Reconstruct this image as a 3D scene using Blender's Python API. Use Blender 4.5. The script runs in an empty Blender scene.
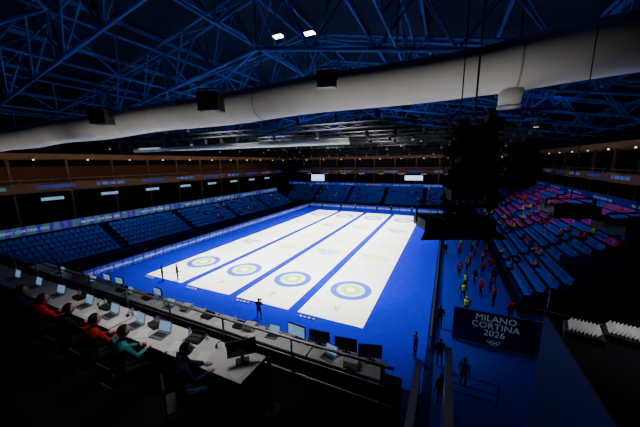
import bpy, math, random
from mathutils import Vector, Matrix
random.seed(7)
scene=bpy.context.scene
COL=scene.collection
pi=math.pi
# ------------------------------------------------------------------ materials
_m={}
def mat(name,col,rough=.6,emit=0,ecol=None,metal=0,var=.12,scale=6,alpha=1,trans=0,bump=0):
    if name in _m: return _m[name]
    m=bpy.data.materials.new(name); m.use_nodes=True
    nt=m.node_tree; b=nt.nodes['Principled BSDF']
    b.inputs['Roughness'].default_value=rough
    b.inputs['Metallic'].default_value=metal
    if rough>=.69: b.inputs['Specular IOR Level'].default_value=.06
    tc=nt.nodes.new('ShaderNodeTexCoord'); nz=nt.nodes.new('ShaderNodeTexNoise')
    nz.inputs['Scale'].default_value=scale; nz.inputs['Detail'].default_value=3
    nt.links.new(tc.outputs['Object'],nz.inputs['Vector'])
    r=nt.nodes.new('ShaderNodeValToRGB')
    r.color_ramp.elements[0].position=.3; r.color_ramp.elements[1].position=.7
    r.color_ramp.elements[0].color=[max(0,c*(1-var)) for c in col]+[1]
    r.color_ramp.elements[1].color=[min(1,c*(1+var)) for c in col]+[1]
    nt.links.new(nz.outputs['Fac'],r.inputs['Fac'])
    nt.links.new(r.outputs['Color'],b.inputs['Base Color'])
    if bump:
        bp=nt.nodes.new('ShaderNodeBump'); bp.inputs['Strength'].default_value=bump
        nt.links.new(nz.outputs['Fac'],bp.inputs['Height']); nt.links.new(bp.outputs['Normal'],b.inputs['Normal'])
    if emit:
        b.inputs['Emission Color'].default_value=list(ecol or col)+[1]
        b.inputs['Emission Strength'].default_value=emit
    if alpha<1: b.inputs['Alpha'].default_value=alpha
    _m[name]=m; return m
M=dict(
 ice=mat('ice_white',(.86,.9,.83),.45,var=.03,scale=1.2),
 carpet=mat('blue_carpet',(.0004,.002,.34),1.0,var=.1,scale=2),
 floorm=mat('dark_floor',(.003,.005,.04),.85),
 ringblue=mat('ring_blue',(.02,.07,.60),.4), ringgreen=mat('ring_green',(.30,.62,.06),.4),
 ringpale=mat('ring_pale',(.62,.72,.62),.4), faint=mat('faint_line',(.5,.62,.7),.4),
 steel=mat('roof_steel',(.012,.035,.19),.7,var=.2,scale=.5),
 deck=mat('roof_deck',(.002,.004,.02),.95),
 darkwall=mat('dark_wall',(.010,.010,.018),.9), black=mat('black_plastic',(.008,.008,.01),.6),
 blackmetal=mat('black_metal',(.015,.015,.018),.35,metal=.6), blackfloor=mat('tribune_black',(.006,.006,.008),.9),
 grey=mat('grey_metal',(.25,.26,.28),.4,metal=.7), white=mat('white_laminate',(.62,.63,.64),.5,var=.03),
 tube=mat('duct_fabric',(.80,.78,.75),.85,var=.08,scale=.8,bump=.35), tubeseam=mat('duct_seam',(.45,.45,.45),.8),
 seatb=mat('seat_blue',(.003,.065,.46),.7), seatp=mat('seat_purple',(.26,.02,.30),.7), seatr=mat('seat_red',(.38,.02,.06),.7),
 concrete=mat('tier_navy',(.003,.005,.04),.9), wood=mat('brown_wood',(.13,.07,.042),.7,scale=2),
 navyboard=mat('board_blue',(.01,.03,.30),.5,emit=.12,ecol=(.02,.03,.6)),
 bluepanel=mat('panel_blue',(.004,.012,.20),.7), darkpanel=mat('panel_dark_blue',(.003,.009,.11),.85),
 letter=mat('lettering_white',(.7,.78,.9),.5,emit=.25,ecol=(.7,.85,1)),
 lettersoft=mat('lettering_soft',(.35,.5,.75),.6,emit=.10,ecol=(.5,.75,1)),
 lamp=mat('lamp_glow',(1,1,1),.5,emit=12), lampdim=mat('lamp_dim',(.9,.95,1),.5,emit=2.5),
 lampwarm=mat('lamp_warm',(1,.7,.4),.5,emit=2.5),
 screenon=mat('screen_lit',(.2,.4,.6),.3,emit=.5,ecol=(.30,.5,.8),var=.4,scale=9),
 screenbig=mat('screen_big',(.3,.5,.8),.3,emit=2.2,ecol=(.45,.65,1),var=.4,scale=3),
 screenoff=mat('screen_dark',(.01,.012,.02),.15), rigm=mat('rig_aluminium',(.025,.025,.03),.7,metal=.2),
 paper=mat('paper',(.8,.8,.78),.8,var=.02), redcl=mat('red_cloth',(.45,.02,.03),.8),
 skin=mat('skin',(.55,.32,.22),.6), eye=mat('eye_dark',(.02,.015,.01),.3), shoe=mat('shoe',(.03,.03,.035),.6),
 hair=mat('hair_dark',(.03,.02,.014),.7,scale=40), bot=mat('bottle_clear',(.6,.75,.85),.1,alpha=.6),
 cap=mat('cap_blue',(.02,.2,.7),.5), reflective=mat('reflective_strip',(.7,.7,.7),.3),
)
# ------------------------------------------------------------------ mesh builder
class MB:
    def __init__(s): s.v=[];s.f=[];s.mi=[];s.mats=[]
    def m(s,name):
        mm=M[name] if isinstance(name,str) else name
        if mm not in s.mats: s.mats.append(mm)
        return s.mats.index(mm)
    def add(s,vs,fs,mt,T=None):
        o=len(s.v)
        for p in vs:
            p=Vector(p)
            if T is not None: p=T@p
            s.v.append(tuple(p))
        k=s.m(mt)
        for f in fs: s.f.append(tuple(o+i for i in f)); s.mi.append(k)
    def box(s,c,d,mt,T=None,taper=1):
        x,y,z=[q/2 for q in d]; vs=[]
        for sz,k in((-1,1),(1,taper)):
            for sx,sy in((-1,-1),(1,-1),(1,1),(-1,1)): vs.append((c[0]+sx*x*k,c[1]+sy*y*k,c[2]+sz*z))
        s.add(vs,[(3,2,1,0),(4,5,6,7),(0,1,5,4),(1,2,6,5),(2,3,7,6),(3,0,4,7)],mt,T)
    def bar(s,a,b,r,mt,n=6,r2=None,T=None):
        a=Vector(a);b=Vector(b);d=(b-a).normalized(); r2=r if r2 is None else r2
        up=Vector((0,0,1)) if abs(d.z)<.95 else Vector((1,0,0))
        x=d.cross(up).normalized();y=d.cross(x)
        vs=[a+(x*math.cos(2*pi*i/n)+y*math.sin(2*pi*i/n))*r for i in range(n)]+[b+(x*math.cos(2*pi*i/n)+y*math.sin(2*pi*i/n))*r2 for i in range(n)]
        fs=[(i,n+i,n+(i+1)%n,(i+1)%n) for i in range(n)]+[tuple(range(n)),tuple(range(2*n-1,n-1,-1))]
        s.add(vs,fs,mt,T)
    def ball(s,c,r,mt,nu=12,nv=8,fn=None,T=None):
        if not hasattr(r,'__len__'): r=(r,r,r)
        vs=[];fs=[]
        for j in range(nv+1):
            th=pi*j/nv
            for i in range(nu):
                ph=2*pi*i/nu
                p=Vector((math.sin(th)*math.cos(ph),math.sin(th)*math.sin(ph),math.cos(th)))
                if fn: p=fn(p)
                vs.append((c[0]+p.x*r[0],c[1]+p.y*r[1],c[2]+p.z*r[2]))
        for j in range(nv):
            for i in range(nu):
                a=j*nu+i;b=j*nu+(i+1)%nu;fs.append((a,a+nu,b+nu,b))
        s.add(vs,fs,mt,T)
    def ring(s,c,r0,r1,mt,n=64,z=0):
        vs=[];fs=[]
        for i in range(n):
            a=2*pi*i/n
            vs+= [(c[0]+r0*math.cos(a),c[1]+r0*math.sin(a),c[2]),(c[0]+r1*math.cos(a),c[1]+r1*math.sin(a),c[2])]
        for i in range(n):
            j=(i+1)%n; fs.append((2*i,2*i+1,2*j+1,2*j))
        s.add(vs,fs,mt)
    def mesh(s,name,smooth=False):
        me=bpy.data.meshes.new(name); me.from_pydata(s.v,[],s.f)
        for k in s.mats: me.materials.append(k)
        me.polygons.foreach_set('material_index',s.mi)
        if smooth: me.polygons.foreach_set('use_smooth',[True]*len(s.f))
        me.update(); return me
def put(me,name,loc=(0,0,0),rot=0,parent=None,label=None,cat=None,group=None,kind=None):
    if isinstance(me,MB): me=me.mesh(name)
    o=bpy.data.objects.new(name,me); COL.objects.link(o)
    o.location=loc; o.rotation_euler=(0,0,rot) if not hasattr(rot,'__len__') else rot
    if parent: o.parent=parent
    if label: o['label']=label
    if cat: o['category']=cat
    if group: o['group']=group
    if kind: o['kind']=kind
    return o
def empty(name,loc,rot=0,**k):
    return put(None,name,loc,rot,**k)
def dup(root,loc,rot=0,label=None,group=None):
    def cp(o,par):
        n=o.copy(); COL.objects.link(n)
        if par: n.parent=par; n.matrix_parent_inverse=o.matrix_parent_inverse.copy()
        for c in list(o.children): cp(c,n)
        return n
    n=cp(root,None); n.location=loc
    n.rotation_euler=(0,0,rot)
    if label: n['label']=label
    if group: n['group']=group
    return n
def text_mesh(txt,size,mt,align='CENTER',bold=0.0):
    cu=bpy.data.curves.new('t','FONT'); cu.body=txt; cu.size=size; cu.align_x=align; cu.align_y='CENTER'
    cu.offset=bold*size; cu.resolution_u=2; cu.space_line=.85
    o=bpy.data.objects.new('t',cu); COL.objects.link(o)
    dg=bpy.context.evaluated_depsgraph_get(); dg.update()
    me=bpy.data.meshes.new_from_object(o.evaluated_get(dg)); me.materials.clear(); me.materials.append(M[mt] if isinstance(mt,str) else mt)
    bpy.data.objects.remove(o); return me
def rings_mesh(s,white=False):
    b=MB()
    cs=[('rb',(.0,.2,.8)),('rk',(.02,.02,.02)),('rr',(.8,.02,.05)),('ry',(.9,.6,.0)),('rg',(.0,.5,.1))]
    P=[(-2.3,0),(0,0),(2.3,0),(-1.15,-1.1),(1.15,-1.1)]
    for (n,c),(x,y) in zip(cs,P):
        mm=M['lettersoft'] if white else mat('emblem_'+n,c,.5)
        b.ring((x*s,y*s,0),.8*s,1.0*s,mm,24)
    return b.mesh('emblem')
# ------------------------------------------------------------------ people
def skinned(pts,edges,sub=1):
    names=list(pts); me=bpy.data.meshes.new('s'); me.from_pydata([pts[n][0] for n in names],[(names.index(a),names.index(b)) for a,b in edges],[])
    o=bpy.data.objects.new('s',me); COL.objects.link(o)
    o.modifiers.new('k','SKIN'); sd=o.modifiers.new('u','SUBSURF'); sd.levels=sub; sd.render_levels=sub
    for i,n in enumerate(names):
        r=pts[n][1]; sv=me.skin_vertices[0].data[i]
        sv.radius=(r,r) if not hasattr(r,'__len__') else r
        sv.use_root=(i==0)
    dg=bpy.context.evaluated_depsgraph_get(); dg.update()
    ev=o.evaluated_get(dg); m2=ev.to_mesh()
    vs=[tuple(v.co) for v in m2.vertices]; fs=[tuple(p.vertices) for p in m2.polygons]
    ev.to_mesh_clear(); bpy.data.objects.remove(o); bpy.data.meshes.remove(me)
    return vs,fs
POSE={
'stand':dict(pel=(0,0,.96),spi=(0,0,1.14),che=(0,.01,1.34),nec=(0,.0,1.50),hd=(0,.02,1.635),
   sh=(.185,0,1.42),el=(.25,-.02,1.13),wr=(.27,.06,.89),hip=(.095,0,.90),kn=(.11,.02,.50),an=(.12,-.02,.09),to=(.13,.13,.04)),
'hold':dict(pel=(0,0,.96),spi=(0,0,1.14),che=(0,.01,1.34),nec=(0,.02,1.50),hd=(0,.05,1.63),
   sh=(.185,0,1.42),el=(.26,.10,1.18),wr=(.10,.28,1.38),hip=(.095,0,.90),kn=(.13,.04,.50),an=(.15,-.02,.09),to=(.16,.13,.04)),
'sit':dict(pel=(0,0,.56),spi=(0,.0,.74),che=(0,.04,.95),nec=(0,.07,1.12),hd=(0,.11,1.25),
   sh=(.185,.03,1.04),el=(.25,.14,.79),wr=(.14,.38,.80),hip=(.10,.05,.54),kn=(.13,.45,.53),an=(.13,.42,.10),to=(.14,.57,.045)),
}
POSE['sitdesk']=dict(POSE['sit'],spi=(0,.01,.76),che=(0,.08,.99),nec=(0,.14,1.18),hd=(0,.19,1.315),sh=(.19,.09,1.10),el=(.27,.22,.86),wr=(.14,.44,.84))
def hand(wr,di,side):
    wr=Vector(wr);d=Vector(di).normalized(); sx=Vector((1,0,0))-d*d.x; sx=sx.normalized()*side
    nrm=d.cross(sx)*side
    if nrm.z>0: nrm=-nrm
    pts={'w':(tuple(wr),.024),'p':(tuple(wr+d*.05),(.034,.022))}; ed=[('w','p')]
    for k,(off,L) in enumerate(((-.030,.066),(-.010,.078),(.011,.072),(.031,.056))):
        a=wr+d*.088-sx*off; b=a+d*L*.45+nrm*.006; c=a+d*L*.8+nrm*.022; e=a+d*L*.95+nrm*.04
        for q,(P,r) in zip('abce',((a,.011),(b,.0095),(c,.009),(e,.0075))): pts[q+str(k)]=(tuple(P),r)
        ed+=[('p','a%d'%k),('a%d'%k,'b%d'%k),('b%d'%k,'c%d'%k),('c%d'%k,'e%d'%k)]
    t0=wr+d*.035-sx*.03; t1=wr+d*.062-sx*.052+nrm*.01; t2=wr+d*.09-sx*.058+nrm*.022
    pts['t0']=(tuple(t0),.014);pts['t1']=(tuple(t1),.011);pts['t2']=(tuple(t2),.009)
    ed+=[('p','t0'),('t0','t1'),('t1','t2')]
    return skinned(pts,ed,1)
def person_mesh(pose,top,trou,skin='skin'):
    J=POSE[pose]; mir=lambda p:(-p[0],p[1],p[2])
    pts={'pel':(J['pel'],(.155,.12)),'spi':(J['spi'],(.145,.11)),'che':(J['che'],(.17,.125)),'nec':(J['nec'],.058),'nk2':(tuple((Vector(J['nec'])+Vector(J['hd']))/2),.05)}
    ed=[('pel','spi'),('spi','che'),('che','nec'),('nec','nk2')]
    for s,f in(('r',lambda p:p),('l',mir)):
        for k,r in(('sh',.078),('el',.054),('wr',.036),('hip',.10),('kn',.066),('an',.046),('to',.042)): pts[k+s]=(f(J[k]),r)
        ed+=[('che','sh'+s),('sh'+s,'el'+s),('el'+s,'wr'+s),('pel','hip'+s),('hip'+s,'kn'+s),('kn'+s,'an'+s),('an'+s,'to'+s)]
    vs,fs=skinned(pts,ed,2)
    def dist(p,a,b):
        a=Vector(a);b=Vector(b);t=max(0,min(1,(p-a).dot(b-a)/max(1e-9,(b-a).length_squared)));return (p-(a+(b-a)*t)).length
    b=MB(); groups={top:[],trou:[],'shoe':[],skin:[]}
    for f in fs:
        c=Vector((0,0,0))
        for i in f:c+=Vector(vs[i])
        c/=len(f); best=None
        for a,e in ed:
            w=max(.02,(pts[a][1][0] if hasattr(pts[a][1],'__len__') else pts[a][1]))
            dd=dist(c,pts[a][0],pts[e][0])/w
            if best is None or dd<best[0]:best=(dd,a,e)
        a,e=best[1],best[2]
        g=top
        if e=='nk2': g=skin
        if e[:2]in('ki','kn','an') or a[:3]=='hip' or e[:3]=='hip': g=trou
        if e[:2]=='to': g='shoe'
        groups[g].append(f)
    o=len(b.v); b.v+=vs
    for g,l in groups.items():
        if not l: continue
        k=b.m(g)
        for f in l: b.f.append(tuple(o+i for i in f)); b.mi.append(k)
    for s,f in((1,lambda p:p),(-1,mir)):
        w=Vector(f(J['wr']));e=Vector(f(J['el'])); hv,hf=hand(w,(w-e),s); b.add(hv,hf,skin)
    h=Vector(J['hd'])
    def shape(p):
        q=p.copy()
        if p.z<-.1: q.x*=1-.30*(-p.z); q.y=q.y*(1-.12*(-p.z))+.05*(-p.z)
        if p.y>.75 and abs(p.x)<.35 and -.3<p.z<.15: q.y+=.13
        return q
    b.ball(h,(.078,.098,.118),skin,16,14,shape)
    b.bar(h+Vector((0,.092,.01)),h+Vector((0,.118,-.03)),.010,skin,6,.017)
    for s in(-1,1):
        b.ball(h+Vector((s*.03,.086,.012)),(.013,.012,.008),'eye',8,6)
        b.ball(h+Vector((s*.080,-.005,-.005)),(.012,.022,.032),skin,8,6)
    b.box(h+Vector((0,.088,-.056)),(.042,.012,.008),'redcl')
    me=b.mesh('body',True); return me
def hair_mesh(pose,mt='hair',long=False):
    h=Vector(POSE[pose]['hd']); b=MB()
    def fn(p):
        q=p.copy()
        if p.z<.25 and p.y>-.1: q.y=min(q.y,.0); 
        if p.y>.2 and p.z<.55: q=Vector((p.x*.9,.15,max(p.z,.3)))
        if p.z<-.35: q.z=-.35 if not long else p.z*1.5
        return q
    b.ball(h+Vector((0,-.012,.018)),(.087,.106,.122),mt,16,12,fn); return b.mesh('hair',True)
def vest_mesh(pose,mt):
    J=POSE[pose]; b=MB(); c=Vector(J['che']); pz=J['pel'][2]
    n=18; rows=[(pz-.02,.185,.145),(pz+.15,.185,.15),(c.z-.05,.205,.165),(c.z+.06,.19,.155),(c.z+.12,.13,.11)]
    vs=[];fs=[]
    for j,(z,rx,ry) in enumerate(rows):
        t=(z-pz)/(c.z-pz); cy=J['pel'][1]+(c.y-J['pel'][1])*t
        for i in range(n):
            a=2*pi*i/n; vs.append((rx*math.cos(a),cy+ry*math.sin(a),z))
    for j in range(len(rows)-1):
        for i in range(n): fs.append((j*n+i,j*n+(i+1)%n,(j+1)*n+(i+1)%n,(j+1)*n+i))
    b.add(vs,fs,mt)
    z=pz+.12
    for zz in(z,z+.14):
        vs=[];fs=[]
        for i in range(n):
            a=2*pi*i/n; vs+=[(.197*math.cos(a),.01+.162*math.sin(a),zz),(.199*math.cos(a),.01+.164*math.sin(a),zz+.05)]
        for i in range(n): j=(i+1)%n; fs.append((2*i,2*j,2*j+1,2*i+1))
        b.add(vs,fs,'reflective')
    return b.mesh('safety_vest',True)
_pc={}
TOPS=dict(navy=(.02,.035,.12),black=(.012,.012,.015),teal=(.03,.34,.32),red=(.5,.02,.03),yellow=(.5,.7,.03),white=(.5,.5,.52),blue=(.03,.12,.45),grey=(.12,.12,.13),orange=(.7,.10,.03))
def person(pose,top,loc,rot,label,group=None,trou='black',hairlong=False,vest=None):
    key=(pose,top,trou)
    if key not in _pc:
        tm=mat('jacket_'+top,TOPS[top],.8,var=.15,scale=20); bm_=mat('trousers_'+trou,TOPS[trou],.85)
        _pc[key]=person_mesh(pose,tm,bm_)
    hk=(pose,'h',hairlong)
    if hk not in _pc: _pc[hk]=hair_mesh(pose,'hair',hairlong)
    r=put(_pc[key],'person',loc,rot,label=label,cat='person',group=group)
    put(_pc[hk],'hair',parent=r)
    if vest:
        k=(pose,'v',vest)
        if k not in _pc: _pc[k]=vest_mesh(pose,mat('vest_'+vest,TOPS[vest],.7))
        put(_pc[k],'safety_vest',parent=r)
    return r
# ------------------------------------------------------------------ STRUCTURE
def quadbox(name,c,d,mt,kind='structure',**k):
    b=MB(); b.box((0,0,0),d,mt); return put(b,name,c,kind=kind,**k)
quadbox('floor',(0,15,-.35),(94,94,.5),'floorm')
quadbox('wall_north',(0,62.2,12),(94,.4,32),'darkwall')
quadbox('wall_south',(0,-32.2,12),(94,.4,32),'darkwall')
quadbox('wall_west',(-47.2,15,12),(.4,94,32),'darkwall')
quadbox('wall_east',(47.2,15,12),(.4,94,32),'darkwall')
b=MB()
zr=lambda x:29.5-abs(x)*.22
for x0,x1 in((-47,0),(0,47)):
    b.add([(x0,-32,zr(x0)),(x1,-32,zr(x1)),(x1,62,zr(x1)),(x0,62,zr(x0))],[(0,1,2,3)],'deck')
put(b,'ceiling',kind='structure')
b=MB(); b.box((0,0,0),(33.4,53.4,.06),'carpet'); put(b,'carpet',(0,16.9,-.07),label='royal blue carpet laid around the curling sheets',cat='carpet')
b=MB(); b.box((0,0,0),(5.7,60,.05),'bluepanel'); put(b,'walkway_carpet',(20.05,14,-.075),label='dark blue carpet strip beside the rink barrier',cat='carpet')
# ------------------------------------------------------------------ curling sheets
PW=6.382;W=5.475;Y0=-5.43;Y1=39.3
TEE2=Y1-5.43
for i in range(4):
    X=(i-1.5)*PW
    b=MB(); b.box((0,(Y1-Y0)/2,0),(W,Y1-Y0,.04),'ice')
    s=put(b,'curling_sheet',(X,Y0,-.02),label='white curling ice sheet with coloured target rings at both ends',cat='ice sheet',group='curling sheets')
    for ty in(-Y0,TEE2-Y0):
        k=1.07
        tr=empty('target_rings',(0,ty,.026),parent=s)
        for nm,r0,r1,mt in(('outer_ring',1.26,1.83,'ringblue'),('pale_ring',.80,1.26,'ringpale'),('inner_ring',.42,.86,'ringgreen'),('button',.001,.42,'ice')):
            h=MB(); h.ring((0,0,.001 if nm=='inner_ring' else 0),r0*k,r1*k,mt); put(h,nm,parent=tr)
        l=MB(); l.box((0,0,0),(W-.1,.05,.002),'faint'); put(l,'tee_line',(0,ty,.0225),parent=s)
    l=MB(); l.box((0,0,0),(.05,Y1-Y0-4,.002),'faint'); put(l,'centre_line',(0,(Y1-Y0)/2,.0222),parent=s)
    for hy in(11.8,Y1-Y0-11.8):
        l=MB(); l.box((0,0,0),(W-.1,.07,.002),'faint'); put(l,'hog_line',(0,hy,.0235),parent=s)
    t=text_mesh('MILANO\nCORTINA\n2026',.85,'ringgreen' if i%2 else 'ringblue',bold=.03); put(t,'lettering',(-.2,14.8,.027),0,parent=s)
    t=text_mesh('MILANO\nCORTINA\n2026',.85,'ringblue' if i%2 else 'ringgreen',bold=.03); put(t,'lettering',(.2,Y1-Y0-15,.027),0,parent=s)
    put(rings_mesh(.30),'emblem',(0,20.5,.027),parent=s)
    t=text_mesh('DCBA'[i],.75,'ringgreen',bold=.03); put(t,'sheet_letter',(0,1.5,.027),parent=s)
    put(text_mesh('DCBA'[i],.75,'ringgreen',bold=.03),'sheet_letter',(0,Y1-Y0-1.5,.027),parent=s)
    for sx in(-.14,.14):
        hk=MB(); hk.box((0,0,0),(.10,.18,.05),'black'); put(hk,'hack',(sx,1.9,.045),parent=s)
def stone(loc,colr):
    r=empty('curling_stone',loc,label='granite curling stone with a coloured handle',cat='curling stone',group='curling stones')
    b=MB(); prof=[(0,.0),(.09,.0),(.135,.03),(.145,.06),(.135,.09),(.10,.115),(0,.115)]; n=16; vs=[];fs=[]
    for rr,z in prof:
        for k in range(n): vs.append((rr*math.cos(2*pi*k/n),rr*math.sin(2*pi*k/n),z))
    for j in range(len(prof)-1):
        for k in range(n): fs.append((j*n+k,j*n+(k+1)%n,(j+1)*n+(k+1)%n,(j+1)*n+k))
    b.add(vs,fs,'grey'); put(b.mesh('stone_body',True),'stone_body',parent=r)
    h=MB(); h.bar((0,-.05,.115),(0,-.05,.16),.014,colr); h.bar((0,-.05,.16),(0,.08,.165),.014,colr); put(h,'handle',parent=r)
for i in range(4):
    for k in range(4):
        stone(((i-1.5)*PW-2.2+k*.38,Y0-.45,-.04),'redcl' if k%2 else mat('stone_yellow',(.7,.55,.02)))
# ------------------------------------------------------------------ advertising boards
proto={}
def adboard(loc,rot,L,H,txt,group,label,mt='navyboard',post=0,lm='letter'):
    key=(L,H,txt,mt)
    if key not in proto:
        b=MB(); b.box((0,0,H/2),(L-.03,.08,H),mt); b.box((0,0,H+.02),(L-.03,.12,.05),'black')
        proto[key]=(b.mesh('advertising_board'),text_mesh(txt,H*.42,lm,bold=.01))
    o=put(proto[key][0],'advertising_board',loc,rot,label=label,cat='advertising board',group=group)
    put(proto[key][1],'lettering',(0,-.05,H*.5),(pi/2,0,0),parent=o)
    if post:
        for sx in(-L*.3,L*.3):
            b=MB(); b.bar((sx,.08,-post),(sx,.08,H*.8),.06,'black'); put(b,'post',parent=o)
    return o
txts=['MILANO CORTINA 2026','milano cortina 2026']
def ledmat(name,c1,c2,c3,st):
    m=bpy.data.materials.new(name); m.use_nodes=True; nt=m.node_tree;b=nt.nodes['Principled BSDF']
    tc=nt.nodes.new('ShaderNodeTexCoord');w=nt.nodes.new('ShaderNodeTexWave');w.inputs['Scale'].default_value=.25;w.inputs['Distortion'].default_value=6;w.inputs['Detail'].default_value=1
    r=nt.nodes.new('ShaderNodeValToRGB');r.color_ramp.elements[0].color=c1+(1,);r.color_ramp.elements[1].color=c3+(1,);e=r.color_ramp.elements.new(.5);e.color=c2+(1,)
    nt.links.new(tc.outputs['Object'],w.inputs['Vector']);nt.links.new(w.outputs['Fac'],r.inputs['Fac'])
    nt.links.new(r.outputs['Color'],b.inputs['Base Color']);nt.links.new(r.outputs['Color'],b.inputs['Emission Color']);b.inputs['Emission Strength'].default_value=st
    return m
M['led']=ledmat('led_ribbon',(.02,.02,.35),(.14,.06,.55),(.02,.30,.20),.25)
M['led2']=ledmat('led_blue',(.01,.03,.40),(.04,.06,.65),(.01,.02,.25),.3)
for k in range(13):
    adboard((-16.9,-7.6+4*k,-.05),pi/2,4,1.0,txts[k%2],'rinkside boards','blue rinkside advertising board with white lettering','led2')
for k in range(12):
    adboard((16.9,-4+4*k,-.05),-pi/2,4,1.0,txts[k%2],'rinkside boards','blue rinkside advertising board with white lettering')
for k in range(8):
    adboard((-14.6+4.2*k,43.6,-.05),0,4.2,1.1,txts[k%2],'end boards','blue advertising board closing the rink end','led2')
# ------------------------------------------------------------------ grandstands
def tiers(rows,fy0,fy1,label,P,mt='concrete',dx=.8,dz=.45,z0=1.0):
    for n in range(rows):
        a=fy0(n) if callable(fy0) else fy0
        b=MB(); h=z0+dz*n; L=fy1-a
        b.box((0,0,h/2),(L,dx-.004,h),mt); b.box((0,-dx/2+.05,h+.004),(L,.06,.008),'bluepanel')
        loc,rot=P(n,(a+fy1)/2,dx)
        put(b,'grandstand_tier',loc,rot,label=label,cat='grandstand',group=label)
start=lambda n:2.0 if n<4 else 6.2
tiers(13,start,46,'stepped navy grandstand tier with blue seats',lambda n,c,dx:((23.2+dx*(n+.5),c,-.1),-pi/2))
tiers(6,-13,44,'long stepped navy grandstand tier beside the rink',lambda n,c,dx:((-20.9-dx*(n+.5),c,-.1),pi/2))
tiers(9,-28,30,'stepped grandstand tier closing the far rink end',lambda n,c,dx:((c+1,46.5+dx*(n+.5),-.1),0))
sb=MB()
sb.box((0,.02,.42),(.44,.40,.05),'seatb'); sb.add([(-.22,.20,.42),(.22,.20,.42),(.22,.27,.82),(-.22,.27,.82),(-.22,.25,.42),(.22,.25,.42),(.20,.32,.84),(-.20,.32,.84)],[(0,1,2,3),(7,6,5,4),(3,2,6,7),(0,3,7,4),(1,5,6,2)],'seatb')
sb.box((0,.12,.2),(.06,.06,.42),'black'); sb.box((0,.12,.02),(.3,.2,.03),'black')
seat_b=sb.mesh('stadium_seat')
seat_p=seat_b.copy(); seat_p.materials[0]=M['seatp']
seat_r=seat_b.copy(); seat_r.materials[0]=M['seatr']
SM=[(seat_b,'seatb','blue'),(seat_p,'seatp','magenta'),(seat_r,'seatr','red')]
S=[]
for n in range(13):
    for k in range(80):
        y=2.4+.55*k
        if y<start(n)+.3 or y>45.6: continue
        if (k%17)in(15,16): continue
        pu=(n>=3 and y>15 and (k//4+n//2)%5<3) or (n>=8 and (k//6+n)%3==0)
        cc=0
        if pu: cc=2 if (k*7+n*3)%5==0 else 1
        S.append((23.2+.8*n+.38,y,.9+.45*n,-pi/2,cc))
for n in range(6):
    for k in range(100):
        if (k%20)in(18,19): continue
        S.append((-20.9-.8*n-.38,-12.5+.55*k,.9+.45*n,pi/2,0))
for n in range(9):
    for k in range(104):
        if (k%18)in(16,17): continue
        S.append((-26.6+.55*k,46.5+.8*n+.38,.9+.45*n,0,0))
cam0=Vector((17.2,-23.05,11.96)); fwv=Vector((-.4159,.8904,-.1849)); rv=Vector((.9069,.4212,-.0118))
def key(s):
    d=Vector(s[:3])-cam0; w=d.dot(fwv); u=320+272*d.dot(rv)/w
    return d.length+(0 if -5<u<650 else 1000)
S.sort(key=key)
rest=MB()
for i,s in enumerate(S):
    me,mt,cn=SM[s[4]]
    if i<300:
        put(me,'stadium_seat',s[:3],s[3],label=cn+' plastic stadium seat on the navy grandstand',cat='seat',group='stadium seats')
    else:
        T=Matrix.Translation(s[:3])@Matrix.Rotation(s[3],4,'Z')
        rest.box((0,.02,.42),(.44,.40,.05),mt,T)
        rest.add([(-.22,.20,.42),(.22,.20,.42),(.22,.29,.82),(-.22,.29,.82)],[(0,1,2,3)],mt,T)
put(rest,'stadium_seats',label='many rows of blue plastic stadium seats around the rink',cat='seats',kind='stuff',group='stadium seats')
for k in range(7):
    adboard((-26.6,-10+8*k,4.05),pi/2,8,1.0,'MILANO  CORTINA  2026','ribbon boards','glowing purple and green ribbon board above the seats',mt='led',post=4.1)
for k in range(7):
    adboard((-26+8*k,54.3,5.0),0,8,.9,'MILANO  CORTINA  2026','end ribbon boards','glowing blue ribbon board behind the far seats',mt='led2',post=5.0)
for k in range(5):
    adboard((34.0,12+8*k,6.9),-pi/2,8,.9,'MILANO  CORTINA  2026','upper ribbon boards','dim blue ribbon board behind the top seat row',mt='bluepanel',post=6.9,lm='lettersoft')
# ------------------------------------------------------------------ upper galleries
def gallery(c,L,rot,label):
    r=empty('upper_gallery',c,rot,label=label,cat='gallery',group='upper galleries')
    b=MB(); b.box((0,4,-.2),(L,8,.4),'wood'); b.box((0,-.05,.3),(L,.15,1.0),'wood')
    put(b,'balcony_deck',parent=r)
    for n in range(6):
        b=MB(); b.box((0,2+n*1.0,.25+n*.25),(L,1.0,.5+n*.5),'wood'); put(b,'gallery_step',parent=r)
    b=MB(); b.bar((-L/2,-.1,1.3),(L/2,-.1,1.3),.05,'grey'); 
    n=int(L/3)
    for k in range(n+1): b.bar((-L/2+k*L/n,-.1,.8),(-L/2+k*L/n,-.1,1.3),.03,'grey')
    put(b,'railing',parent=r)
    z=4.6
    b=MB(); b.box((0,3,z),(L,8.5,.25),'wood')
    for k in range(9): b.box((0,-1+k*1.0,z-.35),(L,.14,.45),'wood')
    put(b,'slatted_soffit',parent=r)
    for k in range(int(L/6)):
        b=MB(); b.bar((-L/2+3+k*6,1,-c[2]),(-L/2+3+k*6,1,4.5),.18,'wood',8); put(b,'column',parent=r)
        b=MB(); b.bar((-L/2+5+k*6,-.6,z-.6),(-L/2+5+k*6,-.6,z-.75),.10,'lampwarm' if k%2 else 'lampdim',8); put(b,'downlight',parent=r)
        b=MB(); b.box((-L/2+5+k*6,1.2,-.45),(1.6,.12,.05),'lampwarm' if k%3 else 'lampdim'); put(b,'strip_light',parent=r)
    for k in range(int(L/7)):
        b=MB(); b.box((-L/2+4+k*7,-.16,.3),(4.2,.05,.42),'navyboard' if k%2 else 'led'); put(b,'fascia_banner',parent=r)
    return r
gallery((-32.4,14,8.8),86,pi/2,'brown wooden upper gallery with railing and slatted soffit')
gallery((0,58.2,8.8),60,0,'dark upper gallery across the far wall')
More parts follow.
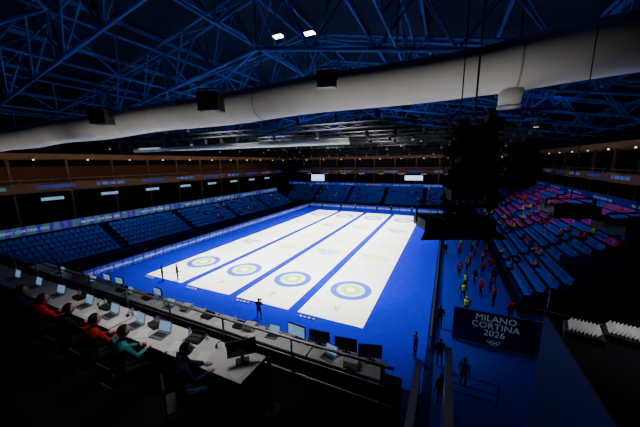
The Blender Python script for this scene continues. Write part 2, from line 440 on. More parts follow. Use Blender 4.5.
gallery((37,18,9.3),76,-pi/2,'dark upper gallery above the seating bank')
for k in range(9):
    b=MB(); b.box((0,0,0),(2.4,.05,.4),'screenon'); b.box((0,.05,0),(2.5,.05,.5),'black')
    put(b,'concourse_sign',(-31.3,-12+7*k,7.55),pi/2,label='small lit sign hanging under the gallery edge',cat='sign',group='gallery signs')
def bigscreen(loc,w,h):
    r=empty('video_screen',loc,label='lit video screen hanging at the far end',cat='screen',group='video screens')
    b=MB(); b.box((0,0,0),(w+.3,.3,h+.3),'black'); put(b,'frame',parent=r)
    b=MB(); b.box((0,-.17,0),(w,.03,h),'screenbig'); put(b,'display',parent=r)
    for sx in(-w*.4,w*.4):
        b=MB(); b.bar((sx,0,h/2),(sx,0,14),.04,'black'); put(b,'hanging_cable',parent=r)
bigscreen((-19.8,55,7.2),4.4,1.9); bigscreen((8.9,55,7.5),4.6,1.2)
# ------------------------------------------------------------------ roof trusses
def truss_x(y,xs,hb,ht,wd=1.6,r=.13,mt='steel'):
    b=MB(); n=len(xs)
    B=[Vector((x,0,hb(x))) for x in xs]; T1=[Vector((x,-wd/2,ht(x))) for x in xs]; T2=[Vector((x,wd/2,ht(x))) for x in xs]
    for i in range(n-1):
        for L in(B,T1,T2): b.bar(L[i],L[i+1],r*1.25 if L is B else r,mt)
        m=(T1[i]+T1[i+1])/2; m2=(T2[i]+T2[i+1])/2
        b.bar(B[i],m,r*.75,mt,5); b.bar(m,B[i+1],r*.75,mt,5); b.bar(B[i],m2,r*.75,mt,5); b.bar(m2,B[i+1],r*.75,mt,5)
        b.bar(T1[i],T2[i+1],r*.5,mt,4); b.bar(T1[i],T2[i],r*.5,mt,4)
    return put(b,'roof_truss',(0,y,0),label='blue-lit steel lattice truss spanning the arena roof',cat='roof truss',group='roof trusses')
hb=lambda x:22.5-abs(x)*.17; ht=lambda x:27.3-abs(x)*.21
xs=[-46+92*i/16 for i in range(17)]
for y in(-20,-10,0,10,20,30,40,50): truss_x(y,xs,hb,ht)
def truss_y(x,r=.11):
    b=MB(); z0=hb(x)+.2; z1=ht(x)-.3; ys=[-30+i*5 for i in range(19)]
    for i in range(18):
        a=Vector((0,ys[i],z0));c=Vector((0,ys[i+1],z0));a1=Vector((0,ys[i],z1));c1=Vector((0,ys[i+1],z1))
        b.bar(a,c,r,'steel');b.bar(a1,c1,r,'steel');b.bar(a,c1,r*.8,'steel',5) if i%2 else b.bar(a1,c,r*.8,'steel',5)
        b.bar(a,a1,r*.7,'steel',5)
    return put(b,'roof_truss',(x,0,0),label='longitudinal blue steel truss running along the arena roof',cat='roof truss',group='roof trusses')
for x in(-38,-26,-13,0,13,26,38): truss_y(x)
for j,(x0,y0) in enumerate([(-26,-20),(-13,-20),(0,-20),(13,-20),(-26,0),(-13,0),(0,0),(13,0),(-26,20),(-13,20),(0,20),(13,20),(-26,40),(-13,40),(0,40),(13,40)]):
    b=MB(); b.bar((x0,y0,hb(x0)),(x0+13,y0+10,ht(x0+13)-.2),.14,'steel'); b.bar((x0+13,y0,hb(x0+13)),(x0,y0+10,ht(x0)-.2),.14,'steel')
    put(b,'roof_brace',label='pair of crossing blue steel roof braces',cat='roof brace',group='roof braces')
for k in range(13):
    x=-42+7*k
    b=MB(); b.box((0,15,0),(.25,92,.35),'steel'); put(b,'roof_purlin',(x,0,zr(x)-.35),label='long steel purlin under the roof deck',cat='purlin',group='roof purlins')
def rig(y,x0,x1,z,nl,lit=0):
    r=empty('lighting_rig',(0,y,z),label='black lighting truss carrying small lamps',cat='lighting rig',group='lighting rigs')
    b=MB()
    for dy,dz in((-.25,0),(.25,0),(-.25,.5),(.25,.5)): b.bar((x0,dy,dz),(x1,dy,dz),.05,'rigm',5)
    n=int((x1-x0)/1.5)
    for k in range(n):
        xa=x0+(x1-x0)*k/n;xb=x0+(x1-x0)*(k+1)/n
        b.bar((xa,-.25,0),(xb,-.25,.5),.03,'rigm',4); b.bar((xa,.25,.5),(xb,.25,0),.03,'rigm',4)
    put(b,'truss_frame',parent=r)
    for k in range(nl):
        x=x0+(x1-x0)*(k+.5)/nl
        l=MB(); l.bar((x,0,0),(x,0,-.25),.04,'black',5); l.bar((x,0,-.25),(x,.1,-.7),.14,'black',8,.2)
        sp=put(l,'spotlight',parent=r)
        if lit and k%lit==0:
            l=MB(); l.bar((x,.1,-.7),(x,.105,-.73),.15,'lampdim',8); put(l,'lens',parent=sp)
    for k in range(5):
        x=x0+(x1-x0)*k/4; c=MB(); c.bar((x,0,.5),(x,0,hb(x)-z+.2),.025,'black',4); put(c,'hanging_cable',parent=r)
rig(2,-31,24,15.0,22,7); rig(12,-31,26,15.2,20,5); rig(18,-31,26,15.4,16,6); rig(24,-31,28,15.2,18,4); rig(30,-31,28,15.4,14,3); rig(36,-28,28,15.2,16,3); rig(-3,-31,14,15.8,14)
rig(44,-28,28,14.2,22,2); rig(50,-28,28,13.6,22,2)
for x,y in((-.7,5),(3.1,5),(-8,30),(12,26)):
    r=empty('floodlight',(x,y,hb(x)+3.2),label='bright rectangular floodlight up in the roof',cat='floodlight',group='roof floodlights')
    b=MB(); b.box((0,0,.12),(1.3,.9,.2),'black'); put(b,'housing',parent=r)
    for i_ in range(3):
        b=MB(); b.box((-.4+.4*i_,0,0),(.3,.75,.04),'lamp'); put(b,'lens',parent=r)
# ------------------------------------------------------------------ big fabric duct
def duct(pts,rad,label,band=4):
    r=empty('air_duct',(0,0,0),label=label,cat='air duct')
    b=MB(); n=20; vs=[];fs=[]
    N=len(pts)
    for i,(p,R) in enumerate(zip(pts,rad)):
        for k in range(n):
            a=2*pi*k/n; vs.append((p[0],p[1]+R*math.cos(a),p[2]+R*math.sin(a)))
    for i in range(N-1):
        for k in range(n): fs.append((i*n+k,i*n+(k+1)%n,(i+1)*n+(k+1)%n,(i+1)*n+k))
    fs.append(tuple(range(n))); fs.append(tuple(range(N*n-1,(N-1)*n-1,-1)))
    b.add(vs,fs,'tube'); put(b.mesh('sleeve',True),'sleeve',parent=r)
    for i in range(0,N,band):
        q=MB(); p=pts[i]; q.bar((p[0]-.03,p[1],p[2]),(p[0]+.03,p[1],p[2]),rad[i]+.012,'tubeseam',20); put(q.mesh('hoop',True),'hoop',parent=r)
        c=MB(); c.bar((p[0],p[1],p[2]+rad[i]),(p[0],p[1],min(hb(p[0]),99)),.02,'black',4); put(c,'hanging_cable',parent=r)
    return r
P_=[];R_=[]
for i in range(61):
    x=-31+i*1.0
    z=14.15+.85*max(0,(x+20)/42)
    if x>18.5: z+=.03*(x-18.5)
    P_.append((x,-12+.25*math.sin(x*.1),z+.05*math.sin(i*pi/5))); R_.append((.76 if x<18.5 else .80)+.25*max(0,-(x-5)/40))
big=duct(P_,R_,'large off-white fabric air duct hung under the roof',10)
b=MB(); b.bar((18.9,-11.8,14.3),(18.9,-11.6,13.75),.36,'tube',18,.32); b.bar((18.9,-11.6,13.75),(18.9,-11.6,13.68),.35,'tubeseam',18); put(b.mesh('outlet',True),'outlet',parent=big)
P_=[(-30+i*1.2,6,14.2) for i in range(32)]; duct(P_,[.33]*32,'thin pale fabric air duct hung under the roof',6)
def speaker(loc,s,rot=0):
    r=empty('hanging_speaker',loc,rot,label='black loudspeaker cabinet hanging under the duct',cat='speaker',group='hanging speakers')
    b=MB(); b.box((0,0,-s/2),(s,s*.8,s*.85),'black',taper=1); put(b,'cabinet',parent=r)
    b=MB(); b.box((0,-s*.42,-s/2),(s*.86,.04,s*.7),'rigm'); put(b,'grille',parent=r)
    b=MB(); b.bar((-s*.55,0,-s*.5),(-s*.55,0,.1),.03,'black');b.bar((s*.55,0,-s*.5),(s*.55,0,.1),.03,'black');b.bar((-s*.55,0,.1),(s*.55,0,.1),.03,'black'); put(b,'bracket',parent=r)
    b=MB(); b.bar((0,0,.1),(0,0,6),.012,'black'); put(b,'hanging_cable',parent=r)
speaker((8.2,-14.2,14.85),.85,.35); speaker((13.3,-14.0,14.98),.62,.3); speaker((0.4,-14.2,14.85),.85,.4)
# ------------------------------------------------------------------ near hanging lighting cluster
def stagelight(loc,w,h,d,rot,lab):
    r=empty('stage_light',loc,rot,label=lab,cat='stage light',group='hanging stage lights')
    b=MB(); b.box((0,0,0),(w,d,h),'black'); 
    for k in range(7): b.box((-w*.42+k*w*.14,0,h/2+.015),(w*.03,d*.9,.03),'blackmetal')
    put(b,'housing',parent=r)
    b=MB(); b.add([(-w/2,-d/2,-h/2),(w/2,-d/2,-h/2),(w*.6,-d*.75,-h*1.2),(-w*.6,-d*.75,-h*1.2)],[(0,1,2,3),(3,2,1,0)],'black'); put(b,'barn_door',parent=r)
    b=MB(); b.bar((-w*.54,0,0),(-w*.54,0,h*1.6),.02,'blackmetal');b.bar((w*.54,0,0),(w*.54,0,h*1.6),.02,'blackmetal');b.bar((-w*.54,0,h*1.6),(w*.54,0,h*1.6),.02,'blackmetal'); put(b,'yoke',parent=r)
    b=MB(); b.bar((0,0,h*1.6),(0,0,8),.012,'black',5); put(b,'hanging_pole',parent=r)
stagelight((17.35,-17,10.75),1.35,.20,.7,.42,'wide flat black stage light hanging close by')
stagelight((19.8,-15,10.85),.95,.14,.5,.3,'flat black stage light hanging from a thin pole')
stagelight((20.45,-16,10.7),1.05,.16,.6,.5,'flat black stage light hanging from a thin pole')
r=empty('light_cluster',(17.65,-16,10.95),.4,label='dense black cluster of hanging lamps, clamps and cables',cat='lighting cluster')
b=MB()
for dx,dy in((-.3,-.25),(.3,-.25),(.3,.25),(-.3,.25)): b.bar((dx,dy,0),(dx,dy,1.9),.035,'black',6)
for k in range(5):
    z=k*.38; b.bar((-.3,-.25,z),(.3,-.25,z+.38),.02,'black',4); b.bar((.3,.25,z),(-.3,.25,z+.38),.02,'black',4); b.bar((-.5,-.25,z),(.5,-.25,z),.025,'black',4); b.bar((-.5,.25,z),(.5,.25,z),.025,'black',4)
put(b,'frame',parent=r)
for k in range(14):
    a=k*2.4; z=.12+k*.125; q=.50-.012*k; x=q*math.cos(a); y=q*.6*math.sin(a)
    b=MB(); b.bar((x*.5,y*.5,z),(x,y,z),.03,'black'); b.bar((x-.10,y,z-.17),(x+.12,y-.1,z+.14),.13,'blackmetal',10,.17); b.box((x,y,z+.16),(.20,.2,.12),'black')
    put(b,'lamp_head',parent=r)
b=MB(); b.box((.0,0,.9),(.42,.36,.9),'black'); b.box((.1,0,1.55),(.62,.4,.3),'black'); b.box((-.12,0,.3),(.7,.45,.3),'black'); put(b,'dimmer_box',parent=r)
b=MB(); b.bar((0,0,1.9),(0,0,8.5),.02,'black'); put(b,'hanging_pole',parent=r)
for s in(-1,1):
    b=MB(); pr=None
    for j in range(9):
        t=j/8; p=(s*(.3+.25*math.sin(t*pi)),.1,.1+1.9*t)
        if pr: b.bar(pr,p,.018,'black',5)
        pr=p
    put(b,'cable_loop',parent=r)
# ------------------------------------------------------------------ press tribune
ZF=7.65; ZG=6.6; ZB=7.36
for nm,c,d in(('low',(-4,-17.8,(ZG-.1)/2),(41,2.0,ZG+.1)),('mid',(-4,-20.3,3.8),(41,2.98,7.7)),('top',(-4,-26,4.1),(41,8.4,8.3))):
    b=MB(); b.box((0,0,0),d,'blackfloor'); put(b,'tribune_riser',c,label='black tribune platform level carrying press desks',cat='tribune',group='press tribune levels')
def desk(name,x0,x1,y,zt,zf,dep,label,group,tm='white'):
    L=x1-x0; r=empty(name,((x0+x1)/2,y,zf),label=label,cat='desk',group=group)
    h=zt-zf
    b=MB(); b.box((0,0,h-.02),(L-.02,dep,.04),tm); put(b,'desktop',parent=r)
    b=MB(); b.box((0,dep/2-.05,h/2),(L-.04,.03,h-.06),'black'); put(b,'modesty_panel',parent=r)
    for sx in(-1,1):
        for sy in(-1,1):
            b=MB(); b.bar((sx*(L/2-.08),sy*(dep/2-.09),0),(sx*(L/2-.08),sy*(dep/2-.09),h-.04),.022,'grey'); put(b,'leg',parent=r)
    return r
x=14.4
for k in range(8):
    desk('press_desk',x-1.8,x,-19.8,8.46,ZF,.7,'white-topped press desk with laptops and papers','press desks'); x-=1.82
x=16.2
for k in range(9):
    desk('broadcast_desk',x-1.8,x,-17.62,ZB,ZG,.6,'long white desk at the tribune edge covered with equipment','broadcast desks'); x-=1.82
r=empty('guard_railing',(0,-18.9,ZF),label='grey metal guard railing between the press rows',cat='railing')
b=MB(); b.bar((-14,0,.88),(16.6,0,.88),.028,'grey',8); put(b,'handrail',parent=r)
for z in(.48,.12):
    b=MB(); b.bar((-14,0,z),(16.6,0,z),.018,'grey',8); put(b,'rail',parent=r)
for k in range(18):
    b=MB(); b.bar((16.4-1.8*k,0,0),(16.4-1.8*k,0,.88),.022,'grey',8); put(b,'post',parent=r)
def make_monitor(loc,rot,lab='black computer monitor on the white desk',w=.54,on=True,group='desk monitors'):
    r=empty('monitor',loc,rot,label=lab,cat='monitor',group=group)
    b=MB(); b.box((0,0,.30),(w,.04,w*.6),'black'); b.box((0,.03,.30),(w*.5,.05,w*.3),'black'); put(b,'casing',parent=r)
    b=MB(); b.box((0,-.022,.30),(w-.03,.004,w*.6-.03),'screenon' if on else 'screenoff'); put(b,'screen',parent=r)
    b=MB(); b.box((0,.05,.1),(.06,.03,.2),'black'); b.box((0,.03,.008),(.24,.18,.016),'black'); put(b,'stand',parent=r)
    return r
def make_laptop(loc,rot,lab='open laptop on the white press desk',on=True):
    r=empty('laptop',loc,rot,label=lab,cat='laptop',group='laptops')
    b=MB(); b.box((0,0,.01),(.34,.24,.02),'grey'); put(b,'base',parent=r)
    b=MB(); b.box((0,.01,.021),(.29,.13,.004),'black'); put(b,'keyboard',parent=r)
    T=Matrix.Translation((0,.12,.02))@Matrix.Rotation(-.3,4,'X')
    l=MB(); l.box((0,0,.115),(.34,.012,.23),'grey',T); lid=put(l,'lid',parent=r)
    s=MB(); s.box((0,-.008,.115),(.31,.002,.20),'screenon' if on else 'screenoff',T); put(s,'screen',parent=lid)
    return r
def make_bottle(loc):
    r=empty('water_bottle',loc,label='clear plastic water bottle with blue cap',cat='bottle',group='water bottles')
    b=MB(); b.bar((0,0,0),(0,0,.15),.032,'bot',10); b.bar((0,0,.15),(0,0,.19),.032,'bot',10,.013); put(b.mesh('bottle_body',True),'bottle_body',parent=r)
    b=MB(); b.bar((0,0,.19),(0,0,.21),.015,'cap',8); put(b,'cap',parent=r)
    return r
def make_paper(loc,rot):
    b=MB()
    for k in range(4): b.box((.004*k,.003*k,.002+.002*k),(.21,.297,.0018),'paper',Matrix.Rotation(.05*k,4,'Z'))
    put(b,'paper_stack',loc,rot,label='loose white paper sheets on the desk',cat='papers',group='paper stacks')
def make_cup(loc):
    b=MB(); b.bar((0,0,0),(0,0,.10),.028,'paper',12,.038); b.bar((0,0,.1),(0,0,.108),.040,'black',12,.036); put(b,'paper_cup',loc,label='white paper coffee cup with dark lid',cat='cup',group='paper cups')
def make_console(loc,rot,w=.5):
    r=empty('audio_console',loc,rot,label='small black commentary console with knobs',cat='console',group='commentary consoles')
    b=MB(); b.box((0,0,.04),(w,.28,.08),'black'); b.box((0,.1,.10),(w,.06,.05),'blackmetal'); put(b,'housing',parent=r)
    for k in range(5):
        b=MB(); b.bar((-w*.38+k*w*.19,-.03,.08),(-w*.38+k*w*.19,-.03,.105),.016,'grey',8); put(b,'knob',parent=r)
def make_headset(loc,rot):
    b=MB()
    for i in range(8):
        a0=pi*i/8;a1=pi*(i+1)/8; b.bar((.09*math.cos(a0),0,.04+.09*math.sin(a0)),(.09*math.cos(a1),0,.04+.09*math.sin(a1)),.008,'black',5)
    for s in(-1,1): b.bar((s*.075,0,.04),(s*.105,0,.04),.038,'black',10)
    b.bar((.09,0,.03),(.05,.10,.012),.006,'black',5)
    put(b,'headset',loc,rot,label='black headset with microphone lying on the desk',cat='headset',group='desk headsets')
mon=make_monitor((14.55,-17.5,ZB),.1,on=False)
for xx,rr,on in((13.9,-.1,1),(15.25,.15,0),(15.85,.3,0)): make_monitor((xx,-17.5,ZB),rr,on=bool(on))
lap=make_laptop((13.2,-17.62,ZB),.1)
for xx,rr in((14.9,-.2),(9.2,.1),(7.0,-.1),(4.6,.2),(2.2,0)): dup(lap,(xx,-17.75,ZB),rr,'open laptop on the long edge desk')
for xx in(8.4,6.2,5.4,3.4,1.4): make_monitor((xx,-17.5,ZB),random.uniform(-.2,.2),on=random.random()<.4,w=.42)
btl=make_bottle((12.9,-17.45,ZB))
for xx in(11.8,10.6,9.7,8.9,7.7,6.6,5.8,4.1,3.0,14.25): dup(btl,(xx,-17.45-random.uniform(0,.25),ZB))
for xx in(12.3,11.2,10.1,9.5,8.0,6.0,3.8,1.8,13.4): make_cup((xx,-17.5-random.uniform(0,.3),ZB))
for xx in(12.6,11.4,10.2,8.7,7.3,5.0,15.1): make_paper((xx,-17.7,ZB),random.uniform(-.5,.5))
for xx in(12.1,10.85,8.0,6.5): make_console((xx,-17.62,ZB),random.uniform(-.2,.2),.34)
for k,xx in enumerate((15.6,12.45,9.9)):
    r=empty('printer',(xx,-17.6,ZB) if k else (15.5,-17.78,ZB),.1*k,label='compact white desktop printer on the edge desk',cat='printer',group='desk printers')
    b=MB(); b.box((0,0,.09),(.34,.26,.18),'white',taper=.94); put(b,'housing',parent=r)
    b=MB(); b.box((0,-.14,.06),(.24,.08,.015),'black'); put(b,'paper_tray',parent=r)
ZA=8.46
make_monitor((14.1,-19.75,ZA),.75,'black computer monitor turned towards the seated person',w=.5,on=False)
for xx,rr in((12.0,.1),(11.15,-.1),(10.2,0),(9.1,0),(7.7,.1),(6.4,0),(5.0,0)): dup(lap,(xx,-19.85,ZA),rr,'open laptop on the white press desk')
for xx in(13.75,12.6,11.6,10.7,9.6,8.4): dup(btl,(xx,-19.6,ZA))
for xx,rr in((13.35,.3),(14.2,-.4),(12.6,.1),(11.6,.5),(10.6,0),(9.6,.2),(12.95,.2),(8.6,.3)): make_paper((xx,-19.96,ZA),rr)
for xx in(13.0,10.0,11.4): make_cup((xx,-19.53,ZA))
for xx,ro in((12.8,.2),(11.6,-.2),(9.75,.1),(8.5,0)): make_console((xx,-19.62,ZA),ro,.3)
for xx,ro in((13.45,.6),(10.6,2),(9.45,1)): make_headset((xx,-19.6,ZA),ro)
def make_chair(loc,rot=0):
    r=empty('press_chair',loc,rot,label='black folding chair at the press desk',cat='chair',group='press chairs')
    b=MB(); b.box((0,0,.44),(.44,.42,.04),'black'); put(b,'seat',parent=r)
    b=MB(); b.box((0,-.21,.72),(.42,.03,.34),'black'); put(b,'backrest',parent=r)
    for sx in(-.19,.19):
        b=MB(); b.bar((sx,.18,0),(sx,.16,.43),.012,'grey'); put(b,'leg',parent=r)
        b=MB(); b.bar((sx,-.2,0),(sx,-.205,.86),.012,'grey'); put(b,'leg',parent=r)
    return r
ch=make_chair((13.4,-20.52,ZF),-.55)
for xx in(12.0,11.1,10.1,9.0,7.9,6.7): dup(ch,(xx,-20.68,ZF),0)
p=person('sitdesk','navy',(13.4,-20.52,ZF),-.55,'seated person in navy jacket wearing a headset at the desk',trou='navy')
b=MB(); h=POSE['sitdesk']['hd']
for i in range(12):
    a0=pi*i/12;a1=pi*(i+1)/12
    b.bar((.10*math.cos(a0),h[1],h[2]+.135*math.sin(a0)),(.10*math.cos(a1),h[1],h[2]+.135*math.sin(a1)),.009,'black',6)
for s in(-1,1): b.bar((s*.085,h[1],h[2]),(s*.115,h[1],h[2]),.035,'black',12)
put(b,'headset',parent=p)
person('sitdesk','teal',(12.0,-20.68,ZF),-.1,'seated person in a teal jacket leaning over a laptop')
person('sitdesk','red',(11.1,-20.68,ZF),.1,'seated person in a red jacket at the press desk')
person('sitdesk','black',(10.1,-20.68,ZF),0,'seated person in dark clothing at the press desk')
person('sitdesk','red',(9.0,-20.68,ZF),.1,'seated person in a red jacket at the press desk')
person('sitdesk','navy',(7.9,-20.68,ZF),0,'seated person in dark clothing at the press desk')
r=empty('stanchion',(14.65,-19.7,ZF),label='black crowd-control stanchion with a round base',cat='stanchion')
b=MB(); b.bar((0,0,0),(0,0,.03),.17,'blackmetal',24,.15); put(b,'base',parent=r)
b=MB(); b.bar((0,0,.03),(0,0,1.0),.028,'blackmetal',12); put(b,'post',parent=r)
b=MB(); b.bar((0,0,.95),(0,0,1.06),.04,'black',12); put(b,'belt_cassette',parent=r)
for xx,yy,L in((16.9,-18.6,2.4),(17.5,-18.2,3.2)):
    b=MB(); b.box((0,0,3.85),(.10,L,7.7),'bluepanel'); b.box((0,0,7.72),(.14,L,.05),'grey'); put(b,'stair_partition',(xx,yy,-.1),label='tall blue partition panel beside the tribune stairs',cat='partition',group='stair partitions')
# ------------------------------------------------------------------ right side
r=empty('event_banner',(20.5,-4.0,-.05),label='blue event banner with pale lettering and ring emblem',cat='banner')
b=MB(); b.box((0,0,1.25),(4.6,.12,2.3),'bluepanel'); put(b,'panel',parent=r)
put(text_mesh('MILANO\nCORTINA\n2026',.60,'lettersoft',bold=.0),'lettering',(.1,-.07,1.5),(pi/2,0,0),parent=r)
put(rings_mesh(.11,True),'emblem',(.1,-.07,.42),(pi/2,0,0),parent=r)
for sx in(-2.2,2.2):
    b=MB(); b.bar((sx,.1,0),(sx,.1,2.4),.05,'black'); put(b,'post',parent=r)
r=empty('camera_platform',(24.25,-16.3,-.05),label='tall platform clad in dark blue panels',cat='platform')
b=MB(); b.box((0,0,3.45),(7.5,8.2,6.9),'darkpanel'); put(b,'cladding',parent=r)
b=MB(); b.box((0,0,6.92),(7.5,8.2,.06),'blackfloor'); put(b,'deck',parent=r)
for sx in(-3.7,-1.2,1.2,3.7):
    b=MB(); b.bar((sx,4.05,6.95),(sx,4.05,7.75),.025,'blackmetal'); put(b,'post',parent=r)
for z in(7.75,7.35):
    b=MB(); b.bar((-3.7,4.05,z),(3.7,4.05,z),.022,'blackmetal'); put(b,'rail',parent=r)
for k,(xx,yy) in enumerate(((21.05,-13.45),(22.0,-13.2))):
    b=MB()
    for j in range(8):
        T=Matrix.Translation((-.28+j*.08,0,.09))@Matrix.Rotation(.55,4,'Y'); b.box((0,0,0),(.012,.6,.17),'paper',T)
    put(b,'board_stack',(xx,yy,7.13),-.25,label='fanned stack of white boards on a black case',cat='board stack',group='white board stacks')
    b=MB(); b.box((0,0,.12),(.84,.70,.2),'black'); b.box((0,0,.01),(.86,.72,.02),'black'); put(b,'equipment_case',(xx,yy,6.90),-.25,label='black equipment case under the white boards',cat='case',group='equipment cases')
def curvepanel(loc,L,H,label):
    r=empty('end_panel',loc,label=label,cat='panel',group='stand end panels')
    b=MB(); b.box((0,0,H/2),(L,.12,H),'bluepanel'); put(b,'panel',parent=r)
    for k in range(3):
        c=MB(); pr=None
        for j in range(17):
            t=j/16; xx=-L/2+L*t; zz=H*(.15+.25*k)+H*.35*t*t
            if zz>H-.06: break
            if pr: c.bar(pr,(xx,-.07,zz),.02,'seatb',4)
            pr=(xx,-.07,zz)
        put(c,'curved_stripe',parent=r)
for k in range(4): curvepanel((28.9+5.1*k,5.8,-.1),5.0,4.0,'dark blue panel with curved stripes closing the stand end')
def fence(x0,y0,x1,y1,h,label):
    L=math.hypot(x1-x0,y1-y0); a=math.atan2(y1-y0,x1-x0)
    r=empty('metal_fence',(x0,y0,-.05),a,label=label,cat='fence',group='metal fences')
    for z in(.1,h*.5,h):
        b=MB(); b.bar((0,0,z),(L,0,z),.025,'blackmetal'); put(b,'rail',parent=r)
    n=int(L/1.5)
    for k in range(n+1):
        b=MB(); b.bar((L*k/n,0,0),(L*k/n,0,h),.025,'blackmetal'); put(b,'post',parent=r)
fence(18.0,-8.9,20.2,-8.9,1.1,'black metal fence in front of the banner')
fence(23.1,-10,23.1,1.7,1.1,'black metal fence beside the walkway'); fence(23.0,2.2,23.0,30,1.1,'black metal fence along the lowest seat row')
fence(18.0,-17,18.0,-9.2,1.1,'black metal fence beside the walkway')
for k in range(4):
    r=empty('crowd_barrier',(25+2.4*k,0.5-.4*k,-.1),-.1,label='dark metal crowd barrier standing beside the stand end',cat='barrier',group='crowd barriers')
    b=MB()
    for a,c in(((-1.1,0,.2),(1.1,0,.2)),((-1.1,0,1.1),(1.1,0,1.1)),((-1.1,0,.2),(-1.1,0,1.1)),((1.1,0,.2),(1.1,0,1.1))): b.bar(a,c,.025,'grey')
    put(b,'frame',parent=r)
    for j in range(10):
        b=MB(); b.bar((-.9+.2*j,0,.2),(-.9+.2*j,0,1.1),.012,'grey',5); put(b,'bar',parent=r)
    for sx in(-.9,.9):
        b=MB(); b.bar((sx,-.3,.02),(sx,.3,.02),.02,'grey'); b.bar((sx,0,.02),(sx,0,.2),.02,'grey'); put(b,'foot',parent=r)
# ------------------------------------------------------------------ people on the floor
person('stand','black',(-8.9,-5.9,-.04),2.5,'standing person in dark clothes on the ice end')
person('stand','black',(-7.7,-5.1,-.0),-.8,'standing person in dark clothes beside the sheet')
pp=person('hold','black',(4.6,-7.5,-.04),.2,'photographer in black holding a camera towards the ice')
b=MB(); b.box((0,.36,1.45),(.14,.1,.1),'black'); b.bar((0,.4,1.45),(0,.55,1.45),.04,'black',10,.05)
put(b,'camera',(4.6,-7.5,-.04),.2,label='black photo camera with long lens held by photographer',cat='camera')
for (x,y,t,ro) in((17.5,-7.1,'black',.3),(18.7,-8.3,'blue',-.5),(16.1,-7.0,'navy',2),(17.4,-3,'black',0),(17.6,-10,'black',.6),(17.6,14,'black',3)):
    person('stand',t,(x,y,-.04),ro,'standing staff member in %s jacket beside the barrier'%t)
st=[(19.1,2.1,'yellow',.2),(21.4,2.1,'red',1),(19.4,4.5,'yellow',-1),(20.3,6,'black',2),(19.0,7.5,'orange',.5),(21.2,8.5,'red',0),(20.2,11,'red',1.2),(21.6,12.5,'orange',2.2),(19.2,14,'red',.3),(20.8,17,'yellow',.7),(19.6,21,'black',1.5),(21.5,5,'orange',1.1),(22.2,0,'red',.4),(19.2,-.6,'yellow',2.9),
 (20.6,3.6,'red',2.1),(22.0,6.8,'black',.3),(19.8,9.4,'yellow',1),(22.1,10.2,'red',-.5),(20.9,14.4,'red',1.4),(22.2,15.6,'orange',.2),(19.5,17.6,'yellow',2),(21.7,19.5,'red',.9),(20.4,24,'orange',1),(21.9,27,'black',2)]
for (x,y,t,ro) in st:
    v=t in('yellow','orange')
    person('stand','navy' if v else t,(x,y,-.045),ro,'standing steward in %s %s on the walkway'%(t,'vest' if v else 'jacket'),group='walkway stewards',vest=t if v else None)
for k in range(6):
    person('stand',random.choice(['black','navy','grey']),(-12+k*4.6+random.uniform(-1,1),41.5,-.04),pi+random.uniform(-1,1),'standing person in dark clothes at the rink end',group='rink end officials')
tc=['black','grey','navy','red','white','blue','yellow','black','orange']
tr_=['red','red','orange','white','black','navy','red','yellow']
cr=set()
def sp(x,y,z,rot,L): person('sit',random.choice(L),(x,y,z),rot,'seated spectator in the stadium seats',group='spectators')
def free(*k):
    if k in cr: return False
    for d in(-1,0,1): cr.add(k[:-1]+(k[-1]+d,))
    return True
for _ in range(80):
    n=random.choice([0,1,2,3,4,5,6,7,8,9]); k=random.randint(34,76) if random.random()<.75 else random.randint(8,38)
    if (k%17)>14 or not free('r',n,k): continue
    sp(23.2+.8*n+.38,2.4+.55*k,.9+.45*n,pi/2,tr_)
for _ in range(26):
    n=random.randint(1,5);k=random.randint(45,98)
    if (k%20)>17 or not free('l',n,k): continue
    sp(-20.9-.8*n-.38,-12.5+.55*k,.9+.45*n,-pi/2,tc)
for _ in range(80):
    n=random.randint(1,8);k=random.randint(8,100)
    if (k%18)>15 or not free('f',n,k): continue
    sp(-26.6+.55*k,46.5+.8*n+.38,.9+.45*n,pi,tc)
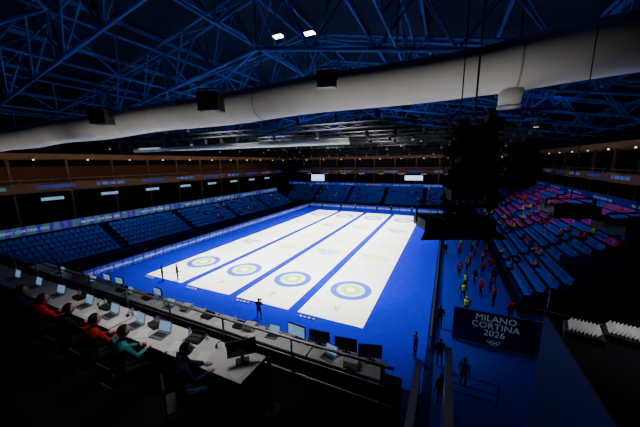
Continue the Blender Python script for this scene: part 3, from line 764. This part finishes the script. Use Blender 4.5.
# ------------------------------------------------------------------ lights
def area(loc,size,e,col,rot=(0,0,0),spread=180,sy=None):
    l=bpy.data.lights.new('area','AREA'); l.energy=e; l.color=col; l.size=size; l.spread=math.radians(spread)
    if sy: l.shape='RECTANGLE'; l.size_y=sy
    o=bpy.data.objects.new('arena_or_fill_light',l); COL.objects.link(o); o.location=loc; o.rotation_euler=rot
for x in(-7,7):
    for y in(0,11,22,33): area((x,y,21),3,3500,(.98,1,.93),spread=72)
for x in(-30,-10,10,30):
    for y,e in((-12,16),(8,70),(28,200),(48,400)): area((x,y,18.5),3,e,(.04,.12,1),rot=(pi,0,0),spread=160)
area((30,26,17),6,800,(.75,.6,1),spread=110,sy=28); area((-26,16,15),5,1150,(.4,.65,1),spread=100,sy=50)
area((0,50,17),40,900,(.4,.5,1),spread=110,sy=5)
area((11.5,-18.8,13.4),4,45,(1,.95,.9),spread=75,sy=1.5)
area((20,4,15),4,300,(.7,.65,1),spread=70,sy=18)
# added warm fill lamps without fixtures, brightening the upper galleries
area((-24,14,12.2),1.5,330,(1,.62,.36),rot=(0,pi/2,0),spread=80,sy=70)
area((0,50,12.2),50,230,(1,.65,.4),rot=(pi/2,0,0),spread=80,sy=1.5)
area((22,-14,11.5),2,14,(1,1,1),spread=60,sy=2)
# added unseen fill from below on the fabric duct, standing in for ice bounce
area((15,-15.5,9.2),9,34,(1,.97,.92),rot=(pi-.55,0,0),spread=60,sy=1.2)
area((2,-15.5,9.2),14,40,(1,.97,.92),rot=(pi-.55,0,0),spread=60,sy=1.2)
area((-14,-15.5,9.2),14,26,(1,.97,.92),rot=(pi-.55,0,0),spread=60,sy=1.2)
w=bpy.data.worlds.new('w'); scene.world=w; w.use_nodes=True
w.node_tree.nodes['Background'].inputs[0].default_value=(.01,.02,.08,1); w.node_tree.nodes['Background'].inputs[1].default_value=.1
# ------------------------------------------------------------------ camera
yaw,pit,rol,f=.437,.186,-.012,272.378
fw=Vector((-math.sin(yaw)*math.cos(pit),math.cos(yaw)*math.cos(pit),-math.sin(pit)))
rr=Vector((math.cos(yaw),math.sin(yaw),0)); uu=rr.cross(fw)
r2=rr*math.cos(rol)+uu*math.sin(rol); u2=-rr*math.sin(rol)+uu*math.cos(rol)
cd=bpy.data.cameras.new('cam'); cd.lens=f/640*36; cd.sensor_width=36; cd.clip_end=400; cd.clip_start=.05
co=bpy.data.objects.new('cam',cd); COL.objects.link(co)
R=Matrix((r2,u2,-fw)).transposed().to_4x4(); co.matrix_world=Matrix.Translation((17.203,-23.047,11.963))@R
scene.camera=co
